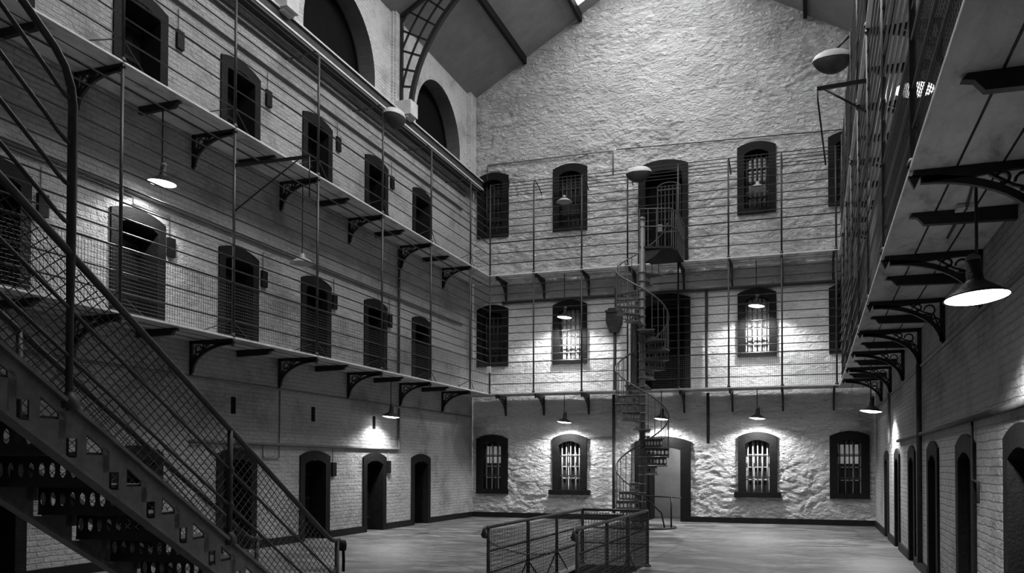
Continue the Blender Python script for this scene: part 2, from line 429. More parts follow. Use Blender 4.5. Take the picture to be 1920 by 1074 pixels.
# ------------------------------------------------------------------ doors and windows
def arch_pts(a0, a1, z0, zs, zt, n=8):
    pts = [(a0, z0), (a0, zs)]
    for k in range(1, n): t = k/n; pts.append((a0+(a1-a0)*t, zs + (zt-zs)*4*t*(1-t)))
    return pts + [(a1, zs), (a1, z0)]
def surround(W, outer, inner, out, depth):
    mb = MB(); n = len(outer)
    rows = [[W(a, z, -.12) for a, z in outer], [W(a, z, out) for a, z in outer], [W(a, z, out) for a, z in inner], [W(a, z, -depth) for a, z in inner]]
    vs = [v for r in rows for v in r]; fs = []
    for r in range(3):
        for i in range(n-1): fs.append((r*n+i, r*n+i+1, (r+1)*n+i+1, (r+1)*n+i))
    return mb.add(vs, fs)
def norm(W): return Vector(W(0,0,1)) - Vector(W(0,0,0))
def make_door(W, a0, a1, z0, z1, label, ajar=0., jamb=.17):
    t = thing(seq('door'), label, 'doorway', W((a0+a1)/2, z0, 0), kind='structure')
    o = arch_pts(a0, a1, z0, z1-.07, z1+.04); i = arch_pts(a0+jamb, a1-jamb, z0, z1-.24, z1-.15)
    surround(W, o, i, .03, .42).build('door_frame', DSTONE, t, fix=False)
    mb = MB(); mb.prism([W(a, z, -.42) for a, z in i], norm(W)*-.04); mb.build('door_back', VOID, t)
    # heavy door leaf hung on the far jamb, boards and straps
    L = a1-a0-2*jamb; hx = a1-jamb
    def P(u, z, d):  # u from hinge, d thickness
        return W(hx - u*cos(ajar) - d*sin(ajar), z, -.36 + u*sin(ajar)*.55 - d*cos(ajar))
    mb = MB()
    for k in range(5):
        u0, u1 = L*k/5+.006, L*(k+1)/5-.006
        pts = [P(u, z, d) for z in (z0+.02, z1-.26) for u, d in ((u0,0),(u1,0),(u1,.05),(u0,.05))]
        mb.add(pts, [(3,2,1,0),(4,5,6,7),(0,1,5,4),(1,2,6,5),(2,3,7,6),(3,0,4,7)])
    lf = mb.build('door_leaf', DOORM, t)
    mb = MB()
    for z in (z0+.3, z0+.85, z0+1.35):
        pts = [P(u, zz, d) for zz in (z-.03, z+.03) for u, d in ((.02,-.012),(L-.03,-.012),(L-.03,0),(.02,0))]
        mb.add(pts, [(3,2,1,0),(4,5,6,7),(0,1,5,4),(1,2,6,5),(2,3,7,6),(3,0,4,7)])
    mb.build('hinge_strap', IRON, lf)
    mb = MB(); c = Vector(P(L-.1, z0+.95, -.02)); mb.tube([c, c + norm(W)*.03], .035, 8); mb.build('lock', RAILM, lf)
    return t
for li, (lv, z0, z1) in enumerate(LEVELS):
    for i, d in enumerate(DOORS_L):
        make_door(WL, d[0], d[1], z0, z1, 'dark cell doorway on the left wall, %s, %s from the far corner' % (lv, ORD[len(DOORS_L)-1-i]), ajar=.35 if (i, li) in ((2, 1), (5, 0)) else 0.)
for i, d in enumerate(DOORS_R):
    make_door(WR, d[0], d[1], 0, 1.85, 'dark arched cell doorway on the right wall, %s from the far corner' % ORD[len(DOORS_R)-1-i])

WN = ['leftmost', 'second from the left', 'third from the left', 'rightmost']
def make_window(a0, a1, z0, z1, label, mode, sill, li=0):
    W = WF
    t = thing(seq('window'), label, 'window', W((a0+a1)/2, z0, 0), kind='structure')
    j = .19; o = arch_pts(a0, a1, z0, z1-.10, z1+.03); i = arch_pts(a0+j, a1-j, z0+.12, z1-.30, z1-.19)
    mb = surround(W, o, i, .035, .34)
    mb.build('window_surround', DSTONE, t, fix=False)
    m2 = MB(); m2.box(W(a0-(.1 if sill else 0), z0-.02, -.34), W(a1+(.1 if sill else 0), z0+.12, .10 if sill else .045)); m2.build('window_sill', DSTONE, t)
    pm = {'white': PANEW, 'dark': PANED, 'grey': PANED, 'light': PANED}[mode]
    m2 = MB(); m2.prism([W(a, z, -.33) for a, z in i], (0, .03, 0)); m2.build('pane', pm, t)
    if mode == 'grey':                       # upper panes catch light
        m2 = MB(); zz = z0 + (z1-z0)*.52
        m2.box(W(a0+j+.03, zz, -.325), W(a1-j-.03, z1-.32, -.30)); m2.build('upper_pane', PANEL if li == 0 else PANEG, t)
    # sash bars behind the iron bars
    m2 = MB(); h = z1-.24-z0-.12
    for k in (1, 2): x = a0+j+(a1-a0-2*j)*k/3; m2.box(W(x-.015, z0+.12, -.30), W(x+.015, z1-.24, -.27))
    for k in (1, 2, 3): z = z0+.12+h*k/4; m2.box(W(a0+j, z-.015, -.30), W(a1-j, z+.015, -.27))
    m2.box(W(a0+j, z0+.12, -.31), W(a0+j+.04, z1-.27, -.27)); m2.box(W(a1-j-.04, z0+.12, -.31), W(a1-j, z1-.27, -.27))
    m2.build('window_sash', SASH if mode in ('white', 'light') else (BARP if mode == 'grey' else RAILM), t)
    for k in range(5):
        x = a0+j+(a1-a0-2*j)*(k+.5)/5
        m2 = MB(); m2.tube([W(x, z0+.11, -.12), W(x, z1-.19, -.12)], .017, 6); m2.build('window_bar', (BARP if mode == 'light' else RAILM), t)
    m2 = MB()
    for k in (.3, .72): m2.box(W(a0+j, z0+.12+h*k-.015, -.135), W(a1-j, z0+.12+h*k+.015, -.105))
    m2.build('cross_bar', RAILM, t)
MODES = [['grey', 'light', 'light', 'grey'], ['dark', 'white', 'white', 'dark'], ['dark', 'dark', 'dark', 'dark']]
for li, (lv, z0, z1) in enumerate(FWIN):
    for i, (a, b) in enumerate(WINX):
        make_window(a, b, z0, z1, 'barred window with dark stone surround in the far wall, %s, %s' % (lv, WN[i]), MODES[li][i], (li, i) in ((0, 2), (0, 1)), li)

# far doorways
def far_door(a0, a1, z0, z1, label, open_room):
    t = thing(seq('door'), label, 'doorway', WF((a0+a1)/2, z0, 0), kind='structure')
    jl = .62 if open_room else .2; jr = .28 if open_room else .16
    o = arch_pts(a0, a1, z0, z1-.12, z1+.03); i = arch_pts(a0+(.3 if open_room else jl), a1-jr, z0, z1-.36, z1-.28)
    surround(WF, o, i, .04, .45).build('door_frame', DSTONE, t, fix=False)
    if open_room:
        mb = MB()
        x0, x1, y1, h = a0-.4, a1+.4, YF+2.2, 2.5
        mb.add([(x0,YF+.46,0),(x0,y1,0),(x0,y1,h),(x0,YF+.46,h)], [(0,1,2,3)]); mb.add([(x1,YF+.46,0),(x1,y1,0),(x1,y1,h),(x1,YF+.46,h)], [(0,1,2,3)])
        mb.add([(x0,y1,0),(x1,y1,0),(x1,y1,h),(x0,y1,h)], [(0,1,2,3)]); mb.add([(x0,YF+.46,h),(x1,YF+.46,h),(x1,y1,h),(x0,y1,h)], [(0,1,2,3)])
        mb.build('room_beyond', ROOM, t, fix=False)
        m2 = MB(); m2.box((a0+.3, YF+.4, .02), (a0+.36, YF+.46+.7, z1-.4)); m2.build('door_leaf', DOORM, t)
    else:
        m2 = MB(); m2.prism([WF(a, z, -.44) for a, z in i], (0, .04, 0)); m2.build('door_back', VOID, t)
    return t
far_door(*FDOOR[0], 'open doorway behind the spiral stair on the ground floor with a lit room beyond', True)
far_door(*FDOOR[1], 'black doorway behind the spiral stair on the lower gallery', False)
t = far_door(*FDOOR[2], 'tall doorway with a barred gate at the head of the spiral stair', False)
gx0, gx1 = -4.14, -3.5
g = MB()
g.tube([WF(gx0, S2+.1, -.12), WF(gx0, 9.4, -.12)] + [WF((gx0+gx1)/2-(gx1-gx0)/2*cos(pi*k/8), 9.4+.14*sin(pi*k/8), -.12) for k in range(9)] + [WF(gx1, S2+.1, -.12)], .022, 6)
for z in (S2+.2, S2+1.1, 9.32): g.box(WF(gx0, z, -.135), WF(gx1, z+.04, -.105))
gt = g.build('gate', RAILM, t)
for k in range(1, 6):
    m2 = MB(); x = gx0+(gx1-gx0)*k/6; m2.tube([WF(x, S2+.1, -.12), WF(x, 9.46, -.12)], .013, 6); m2.build('gate_bar', RAILM, gt)
m2 = MB(); m2.box(WF(gx0+.01, 8.15, -.10), WF(gx0+.14, 8.36, -.07)); m2.build('lock_plate', PIPE, gt)
# barred gate leaf standing open on the lower gallery
g = thing('barred_gate', 'narrow barred iron gate standing open beside the spiral stair on the lower gallery', 'gate', (-4.72, 23.86, S1+ST))
m2 = MB(); x = -4.72; m2.tube([(x, 23.86, S1+ST), (x, 23.86, 5.55)] + [(x, 23.53+.33*cos(pi*k/8), 5.55+.12*sin(pi*k/8)) for k in range(9)] + [(x, 23.2, S1+ST)], .025, 6)
m2.box((x-.015, 23.2, S1+.2), (x+.015, 23.86, S1+.24)); m2.box((x-.015, 23.2, 4.6), (x+.015, 23.86, 4.64)); m2.build('gate_frame', RAILM, g)
for k in range(1, 6):
    m2 = MB(); y = 23.2+.66*k/6; m2.tube([(x, y, S1+.2), (x, y, 5.6)], .012, 6); m2.build('gate_bar', RAILM, g)

# ------------------------------------------------------------------ galleries
def bracket(W, a, zt):
    """cast iron bracket under a walkway: tapering arm, wall leg, arched brace, pierced scrolls"""
    mb = MB(); n = Vector(W(1,0,0)) - Vector(W(0,0,0)); th = .045
    P = lambda c, dz: Vector(W(a, zt+dz, c))
    mb.prism([P(0,-.001), P(.84,-.001), P(.86,-.05), P(.80,-.05), P(.78,-.09), P(.55,-.085), P(.3,-.06), P(0,-.05)], n*th)
    mb.prism([P(0,0), P(.055,0), P(.055,-.5), P(.03,-.58), P(0,-.58)], n*th)
    arc = [P(.80 - .76*sin(pi/2*k/12), -.07 - .46*(1-cos(pi/2*k/12))) for k in range(13)]
    mb.flat([p + n*th/2 for p in arc], [.05]*13, th, n)
    for c, dz, r in ((.17, -.14, .06), (.30, -.105, .04), (.10, -.28, .04)):
        mb.flat([P(c + r*cos(2*pi*k/12), dz + r*sin(2*pi*k/12)) + n*th/2 for k in range(11)], .018, th*.7, n)
    mb.flat([P(.05, -.40) + n*th/2, P(.12, -.20) + n*th/2, P(.24, -.16) + n*th/2, P(.38, -.07) + n*th/2], .018, th*.7, n)
    mb.prism([P(.80,-.04), P(.88,-.04), P(.84,-.13)], n*th)
    return mb
def bearer(W, a, zt):
    mb = MB(); n = Vector(W(1,0,0)) - Vector(W(0,0,0)); P = lambda c, dz: Vector(W(a-.03, zt+dz, c))
    mb.prism([P(0,0), P(.74,0), P(.77,-.03), P(.71,-.04), P(.66,-.10), P(0,-.115)], n*.065); return mb
FB = {1: [-8.64, -7.45, -6.1, -4.75, -3.38, -2.08, -0.77, 0.50]}
def walkway(W, a0, a1, zt, brs, brg, label):
    t = thing('gallery_walkway', label, 'walkway', W((a0+a1)/2, zt, GW/2))
    mb = MB(); mb.box(W(a0, zt, 0.002), W(a1, zt+ST, GW)); sl = mb.build('slab', SOFFIT, t)
    m2 = MB(); m2.box(W(a0, zt+.002, GW-.01), W(a1, zt+ST-.004, GW+.006)); m2.build('slab_edge', SLABE, t)
    m2 = MB()
    for c in (.29, .57): m2.box(W(a0, zt-.006, c), W(a1, zt, c+.014))
    m2.build('soffit_joint', SKIRT, t)
    for a in brs: bracket(W, a-.022, zt).build('bracket', IRON, t)
    for a in brg: bearer(W, a, zt).build('bearer', IRON, t)
for lv, zt in (('lower', S1), ('upper', S2)):
    walkway(WL, YB+.02, YF-.005, zt, POSTS, MIDS, '%s stone walkway on iron brackets along the left wall' % lv)
    walkway(WF, XLG+.015, XRG-.015, zt, FB[1], [], '%s stone walkway on iron brackets across the far wall' % lv)
    walkway(WR, YB+.02, YF-.005, zt, [3.7] + [6.45, 9.0, 11.45, 13.85, 16.35, 18.95, 21.4], [4.95, 7.55, 10.0, 12.6, 15.2, 17.7, 20.2], '%s stone walkway on iron brackets along the right wall' % lv)

R1 = [.26, .54, .88, 1.09, 1.29, 1.50, 1.72, 1.94, 2.17, 2.40, 2.63, 2.86, 3.10]
R2 = [.31, .62, .93, 1.16, 1.38, 1.59, 1.82, 2.06]
def mesh_panel(W, a0, a1, z0, z1, c, s, r):
    mb = MB(); a = a0
    while a < a1: mb.tube([W(a, z0, c), W(a, z1, c)], r, 3, caps=False); a += s
    z = z0
    while z < z1: mb.tube([W(a0, z, c), W(a1, z, c)], r, 3, caps=False); z += s
    return mb
def railing(W, spans, posts, zs, rods, top, label, mesh, arms=None, armz=0, thick=2, skip_top=(), gate=None, braces=True):
    t = thing('gallery_railing', label, 'railing', W(sum(spans[0])/2, zs, GW))
    c = GW-.02
    for a in posts:
        mb = MB(); mb.tube([W(a, zs, c), W(a, top, c)], .024, 8); mb.lathe(W(a, zs, c), [(.045,0),(.045,.02),(.03,.05),(.021,.06)], 8)
        mb.build('post', RAILM, t)
        for s in (-1, 1):
            if not braces or not any(x0 <= a+.62*s <= x1 for x0, x1 in spans): continue
            mb = MB(); mb.tube([W(a, zs+rods[0], c), W(a+.62*s, zs+.01, c-.12)], .009, 5); mb.build('brace', RAILM, t)
    for a0, a1 in spans:
        for k, z in enumerate(rods):
            cuts = [(a0, a1)] if not gate or k > 2 else [(a0, gate[0]), (gate[1], a1)]
            mb = MB()
            for b0, b1 in cuts: mb.tube([W(b0, zs+z, c), W(b1, zs+z, c)], (.017 if k == thick else .0125), 5); mb.build('rail', RAILM, t)
        if mesh:
            mesh_panel(W, a0, a1, zs+.02, zs+rods[2], c-.012, .052, .003).build('mesh_panel', RAILM, t)
    if arms:
        for a in posts:
            if a in skip_top: continue
            mb = MB(); mb.tube([W(a, top-.02, c), W(a, top+.06, c-.03), W(a, top+.1, c-.1), W(a, top+.04, c-.45), W(a, armz, .08)], .017, 6); mb.build('top_arm', RAILM, t)
        for a0, a1 in spans:
            for k in range(5):
                f = k/5; mb = MB(); mb.tube([W(a0, top+.09-(top+.09-armz)*f, c-.06-(c-.1)*f), W(a1, top+.09-(top+.09-armz)*f, c-.06-(c-.1)*f)], .0115, 5); mb.build('top_rail', RAILM, t)
    return t
LP = POSTS; 
RP = [3.7, 6.45, 9.0, 11.45, 13.85, 16.35, 18.95, 21.4]
FP = [-8.86+.02, -7.51, -6.1, -4.80, -3.42, -2.10, -0.76, .56]
z1, z2 = S1+ST, S2+ST
railing(WL, [(YB+.3, YFG+.02)], LP, z1, R1, S2, 'tall horizontal rod railing with mesh on the lower left gallery', True)
railing(WF, [(XLG-.02, -4.80), (-4.12, XRG+.02)], FP, z1, R1, S2, 'tall rod railing with mesh on the lower far gallery either side of the spiral stair', True, braces=False)
railing(WR, [(YB+.3, YFG+.02)], RP, z1, R1, S2, 'tall rod railing with mesh on the lower right gallery', True)
railing(WL, [(YB+.3, YFG+.02)], LP, z2, R2, 9.36, 'horizontal rod cage railing on the upper left gallery', False, True, 9.42)
railing(WF, [(XLG-.02, XRG+.02)], FP, z2, R2, 9.62, 'horizontal rod cage railing on the upper far gallery', False, True, 9.50, gate=(-4.12, -3.24), braces=False)
railing(WR, [(YB+.3, YFG+.02)], RP, z2, R2, 9.36, 'horizontal rod cage railing on the upper right gallery', False, True, 9.42)

# ------------------------------------------------------------------ pipes and boxes on the walls
def pipe(pts, r, label, name='wall_pipe', mat=PIPE, cat='pipe', clips=0):
    t = MB(); t.tube(pts, r, 8); o = tag(t.build(name, mat), label, cat)
    return o
pipe([WL(7.4, 5.66, .03), WL(23.0, 5.66, .03)], .028, 'pipe along the left wall above the lower gallery doors')
pipe([WL(7.4, 5.60, .025), WL(10.2, 5.60, .025), WL(10.2, 5.5, .025), WL(10.98, 5.5, .025), WL(10.98, 5.2, .025)], .011, 'thin conduit dropping beside the lamp-lit lower gallery doorway on the left', 'wall_conduit', mat=PIPE, cat='conduit')
pipe([WL(7.4, 9.06, .03), WL(23.0, 9.06, .03)], .028, 'pipe along the left wall above the upper gallery doors')
pipe([WL(7.4, 9.55, .04), WL(23.3, 9.55, .04)], .03, 'lower of two pipes under the left cornice')
pipe([WL(7.4, 9.68, .04), WL(23.3, 9.68, .04)], .024, 'upper of two pipes under the left cornice')
pipe([WL(11.5, 1.93, .03), WL(19.0, 1.93, .03), WL(19.03, 1.98, .03), WL(19.03, 2.95, .03)], .03, 'horizontal pipe over the left ground floor doorways', mat=PIPE)
pipe([WL(2.0, 3.0, .015), WL(23.8, 3.0, .015)], .02, 'thin line at the feet of the lower brackets on the left wall', 'wall_conduit', cat='conduit')
pipe([WL(14.02, 3.0, .02), WL(14.02, 1.68, .02), WL(13.5, 1.68, .02), WL(13.5, 1.9, .02)], .012, 'thin bent conduit between left ground floor doorways', 'wall_conduit', cat='conduit')
pipe([WL(18.95, 3.66, .05), WL(18.95, 6.9, .05)], .03, 'vertical pipe on the left wall between lower gallery doors near the far corner', mat=DPIPE)
pipe([WR(2.0, 3.02, .015), WR(23.6, 3.02, .015)], .022, 'thin line at the feet of the lower brackets on the right wall', 'wall_conduit', cat='conduit')
pipe([WR(5.5, 2.02, .04), WR(17.3, 2.02, .04)], .03, 'horizontal pipe over the right ground floor doorways', mat=DPIPE)
pipe([WR(13.75, 3.05, .05), WR(13.75, .15, .05)], .038, 'nearer of two vertical pipes on the right wall', mat=DPIPE)
pipe([WR(19.0, 3.05, .05), WR(19.0, 2.0, .05)], .03, 'farther of two vertical pipes on the right wall', mat=PIPE)
pipe([WR(9.45, 2.0, .03), WR(9.45, 1.42, .03), WR(9.15, 1.40, .03), WR(9.15, 1.2, .03)], .014, 'thin bent conduit beside a right wall doorway', 'wall_conduit', cat='conduit', mat=DPIPE)
pipe([WF(-9.25, 10.15, .02), WF(-9.25, 10.6, .02), WF(-5.42, 10.58, .02), WF(-5.39, 10.55, .02), WF(-5.39, 9.9, .02)], .02, 'thin pipe stepping down over the upper far windows left of the spiral stair', 'wall_conduit', cat='conduit')
pipe([WF(-5.3, 10.60, .02), WF(1.3, 10.38, .02)], .014, 'long thin cable across the far gable above the upper windows', 'wall_cable', cat='cable', mat=DPIPE)
pipe([WF(XLG+.1, S2-.62, .03), WF(XR-.1, S2-.62, .03)], .045, 'dark pipe across the far wall under the upper walkway', mat=DPIPE)
pipe([WF(-6.65, 2.42, .02), WF(-6.2, 2.36, .02), WF(-5.40, 2.36, .02)], .014, 'thin conduit over the second ground floor window of the far wall', 'wall_conduit', cat='conduit')
pipe([WF(-2.77, 6.35, .05), WF(-2.77, S1+ST, .05)], .04, 'vertical downpipe on the far lower gallery right of the spiral stair', 'downpipe', mat=DPIPE)
pipe([WF(-2.73, 3.55, .05), WF(-2.73, 2.16, .05)], .042, 'short downpipe end on the far ground floor right of the doorway', 'downpipe', mat=DPIPE)
t = thing('downpipe', 'downpipe with a tapered hopper head on the far wall left of the spiral stair', 'pipe', WF(-5.35, .2, .05))
mb = MB(); mb.tube([WF(-5.33, 5.4, .07), WF(-5.33, S1+ST, .07)], .05, 8); mb.tube([WF(-5.36, S1-.02, .07), WF(-5.36, .2, .07)], .045, 8); mb.tube([WF(-5.30, 6.6, .07), WF(-5.30, 6.0, .07)], .035, 8); mb.build('pipe', DPIPE, t)
mb = MB(); mb.prism([WF(-5.45, 5.33, .0), WF(-5.23, 5.33, 0), WF(-5.12, 5.62, 0), WF(-5.12, 5.92, 0), WF(-5.2, 6.02, 0), WF(-5.48, 6.02, 0), WF(-5.56, 5.92, 0), WF(-5.56, 5.62, 0)], (0, -.2, 0))
mb.box(WF(-5.58, 5.9, 0), WF(-5.10, 5.96, .23)); mb.build('hopper_head', DPIPE, t)
# control boxes beside the cell doors, each with its conduit drop
BOX = [('upper gallery', S2+ST, [(8.63, 1.4), (11.17, 1.40), (13.57, 1.42), (16.09, 1.45), (18.6, 1.4)]), ('lower gallery', S1+ST, [(8.60, 1.38), (11.02, 1.40), (13.48, 1.40), (15.98, 1.42), (18.53, 1.42)]), ('ground floor', 0., [(15.99, 1.45), (18.5, 1.5)])]
for lv, z0, lst in BOX:
    for k, (a, h) in enumerate(lst):
        t = thing('control_box', 'small dark control box beside a left %s doorway, %s from the far corner' % (lv, ORD[len(lst)-1-k]), 'box', WL(a, z0+h-.15, 0), group='control boxes on the left wall')
        mb = MB(); mb.prism([WL(a-.08, z0+h-.15, 0), WL(a-.08, z0+h+.15, 0), WL(a+.08, z0+h+.15, 0), WL(a+.08, z0+h-.15, 0)], (.05, 0, 0)); mb.build('case', DOORM, t)
        mb = MB(); mb.tube([WL(a-.03, z0+h+.15, .02), WL(a-.03, z0+h+.5, .02)], .009, 5); mb.build('conduit', PIPE, t)
for k, (a, z) in enumerate([(12.64, 2.60), (15.21, 2.59), (17.79, 2.54)]):
    mb = MB(); mb.box(WL(a-.06, z-.15, -.0), WL(a+.06, z+.15, .012))
    m = tag(mb.build('wall_slot', VOID), 'tall dark ventilation slot high over a left ground floor doorway, %s' % ('nearest the iron staircase', 'middle one', 'under the pendant lamp')[k], 'vent', 'ventilation slots on the left wall')
mb = MB()
for a, z in ((12.64, 2.93), (15.2, 2.86), (13.4, 2.5), (15.9, 2.55)): pass

# ------------------------------------------------------------------ lamps
SHADE = [(.03,.27),(.048,.265),(.055,.13),(.075,.105),(.11,.08),(.19,.022),(.218,.0),(.212,-.002),(.18,.018),(.10,.07),(.06,.09)]
def lamp_proto():
    t = thing('pendant_lamp', 'proto', 'lamp', (0,0,0))
    mb = MB(); mb.tube([(0,0,.26),(0,0,.80)], .011, 6); mb.build('stem', IRON, t)
    mb = MB(); mb.lathe((0,0,0), SHADE, 28); sh = mb.build('lamp_shade', ENAM, t)
    mb = MB(); mb.lathe((0,0,0), [(.05,.265),(.05,.29),(.03,.31),(.001,.315)], 12); mb.build('cap', PIPE, sh)
    mb = MB(); mb.lathe((0,0,0), [(.001,-.03),(.08,-.026),(.15,-.014),(.205,.002)], 28); mb.build('lamp_glass', GLOW, t)
    return t
def unlit_proto():
    t = thing('pendant_lamp', 'proto', 'lamp', (0,0,0))
    mb = MB(); mb.tube([(0,0,.2),(0,0,.5)], .010, 6); mb.build('stem', IRON, t)
    mb = MB(); mb.lathe((0,0,0), [(.02,.2),(.045,.19),(.05,.13),(.12,.09),(.22,.02),(.235,0),(.22,.005),(.11,.075),(.03,.11)], 28); mb.build('lamp_shade', GREYSH, t)
    mb = MB(); mb.lathe((0,0,0), [(.001,.02),(.035,.03),(.04,.06),(.02,.1)], 12); mb.build('bulb', HOOD, t)
    return t
def place(proto, first, loc, label, group, stem=None):
    if first: t = proto
    else:
        t = proto.copy(); COL.objects.link(t)
        for ch in proto.children:
            c = ch.copy(); COL.objects.link(c); c.parent = t
            for gch in ch.children:
                d = gch.copy(); COL.objects.link(d); d.parent = c
    t.location = loc; t['label'] = label; t['group'] = group
    return t
def stem_to(t, ztop):
    for c in t.children:
        if c.name.startswith('stem'):
            c.data = c.data.copy(); top = max(v.co.z for v in c.data.vertices)
            for v in c.data.vertices:
                if v.co.z > top-.05: v.co.z = ztop - t.location.z
def spot(t, name, e, ang=150, blend=.5):
    l = bpy.data.lights.new(name, 'SPOT'); l.energy = e; l.spot_size = radians(ang); l.spot_blend = blend; l.shadow_soft_size = .08
    o = bpy.data.objects.new(name, l); COL.objects.link(o); o.parent = t; o.location = (0,0,-.05); return o
XLM, XRM, YFM = XL+.44, XR-.43, YF-.45
LIT = [((XLM, 10.34, 5.80), S2-.085, 'lit pendant lamp hanging under the upper left gallery', 150),
       ((XLM, 17.80, 2.67), S1-.085, 'lit pendant lamp hanging under the lower left gallery near the far corner', 68),
       ((-6.71, YFM, 5.78), S2, 'lit pendant lamp before the second window of the far lower gallery', 150),
       ((-1.42, YFM, 5.79), S2, 'lit pendant lamp before the third window of the far lower gallery', 160),
       ((-6.71, YFM, 2.78), S1, 'lit pendant lamp over the second ground floor window of the far wall', 120),
       ((-3.94, YFM, 2.83), S1, 'lit pendant lamp over the doorway behind the spiral stair', 120),
       ((-1.41, YFM, 2.81), S1, 'lit pendant lamp over the third ground floor window of the far wall', 130),
       ((XRM, 18.35, 2.64), S1, 'lit pendant lamp under the lower right gallery near the far corner', 110),
       ((XRM, 6.64, 2.72), S1-.05, 'large-looking lit pendant lamp under the lower right gallery nearest the viewer', 230),
       ((XRM, 10.33, 5.72), S2, 'lit pendant lamp seen through the right railing under the upper right gallery', 120)]
pr = lamp_proto()
for k, (loc, zt, lab, e) in enumerate(LIT):
    t = place(pr, k == 0, loc, lab, 'lit pendant lamps'); stem_to(t, zt); spot(t, 'lamp_light', e*(1.2 if loc[2] > 4 else 1.0))
    rt = {8: (-.07, -.07, 0), 0: (-.03, .09, 0)}.get(k)
    if rt:
        for c in t.children:
            if c.name.startswith(('lamp_shade', 'lamp_glass')): c.rotation_euler = rt
pu = unlit_proto()
for k, (loc, zt, lab) in enumerate([((XL+.44, 14.1, 5.42), S2-.06, 'unlit grey pendant lamp under the upper left gallery'),
        ((-6.72, YFM, 9.10), 9.58, 'unlit grey pendant lamp before the second window of the far upper gallery'),
        ((-1.38, YFM, 8.92), 9.56, 'unlit grey pendant lamp before the third window of the far upper gallery')]):
    t = place(pu, k == 0, loc, lab, 'unlit pendant lamps'); stem_to(t, zt)
def flood(loc, axis, label, post):
    """bowl shaped floodlight: pale domed hood over a dark reflector mouth, clamped to a railing post"""
    t = thing('floodlight', label, 'floodlight', loc); L = Vector(loc); ax = Vector(axis).normalized(); up = Vector((0,0,1)); sd = ax.cross(up)
    mb = MB(); vs = []; n, m = 16, 8
    for i in range(m+1):
        ph = pi/2*i/m
        for k in range(n):
            th = 2*pi*k/n; vs.append(L + ax*(.36*cos(th)*cos(ph)) + sd*(.22*sin(th)*cos(ph)) + up*(.19*sin(ph)))
    fs = [(i*n+k, i*n+(k+1) % n, (i+1)*n+(k+1) % n, (i+1)*n+k) for i in range(m) for k in range(n)]
    mb.add(vs, fs, True); mb.build('hood', HOOD, t)
    mb = MB(); vs = []
    for i in range(m+1):
        ph = pi/2*i/m
        for k in range(n):
            th = 2*pi*k/n; vs.append(L + ax*(.35*cos(th)*cos(ph)) + sd*(.215*sin(th)*cos(ph)) - up*(.01+.24*sin(ph)**1.5))
    mb.add(vs, fs, True); mb.build('lens', DPIPE, t)
    mb = MB(); mb.tube([Vector(post), L + up*.14], .022, 6); mb.tube([L + up*.14 - ax*.1, L + up*.2, L + up*.14 + ax*.1], .014, 6); mb.build('mounting_arm', IRON, t)
flood((XLG+.12, 16.85, 9.26), (0,1,0), 'bowl floodlight on a railing post of the upper left gallery', (XLG-.02, 16.58, 9.3))
flood((-4.46, YFG-.15, 9.50), (1,0,0), 'bowl floodlight on the upper far gallery railing left of the gated doorway', (-4.80, YFG+.02, 9.56))
flood((.36, 16.5, 8.96), (1,0,0), 'bowl floodlight on a railing post of the upper right gallery', (XRG+.02, 16.35, 9.3))
def arm(x0, x1, y, z, zb, rod, label):
    t = thing('bracket_arm', label, 'bracket', (x0, y, z))
    mb = MB(); mb.flat([(x0, y, z), (x1, y, z-.02)], .05, .03, (0,1,0)); mb.tube([(x1+(x0-x1)*.12, y, z-.02), (x0, y, zb)], .014, 6); mb.build('arm', IRON, t)
    mb = MB(); mb.tube([(x1, y, z-.02)] + rod, .011, 6); mb.build('hanging_rod', IRON, t)
arm(XRG, .06, 11.45, 6.37, 5.98, [(.07, 11.45, 6.2), (.16, 11.45, 5.36)], 'triangular iron arm with a hanging rod jutting from the lower right railing')
arm(XLG, -7.47, 11.52, 6.42, 5.68, [(-7.46, 11.52, 5.75)], 'triangular iron arm with a hanging rod jutting from the lower left railing')
t = thing('junction_box', 'small pale junction box with a cable under the lower right walkway by the big lamp', 'box', (1.13, 7.4, S1))
mb = MB(); mb.box((1.06, 7.36, S1-.035), (1.2, 7.5, S1-.006)); mb.build('case', PALE, t)
mb = MB(); mb.tube([(1.07, 6.6, S1-.012), (1.10, 7.0, S1-.016), (1.13, 7.4, S1-.03), (1.12, 7.8, S1-.02), (1.13, 8.4, S1-.012)], .012, 5); mb.build('cable', DPIPE, t)
t = thing('switch_box', 'small pale switch box on the corner post of the far lower gallery railing', 'box', (-8.85, YFG-.05, 4.2))
mb = MB(); mb.box((-8.90, YFG-.06, 4.22), (-8.79, YFG-.01, 4.40)); mb.build('case', PALE, t)
mb = MB(); mb.tube([(-8.85, YFG-.035, 4.22), (-8.85, YFG-.035, 3.95), (-8.87, YFG-.03, 3.66)], .011, 5); mb.build('conduit', PIPE, t)

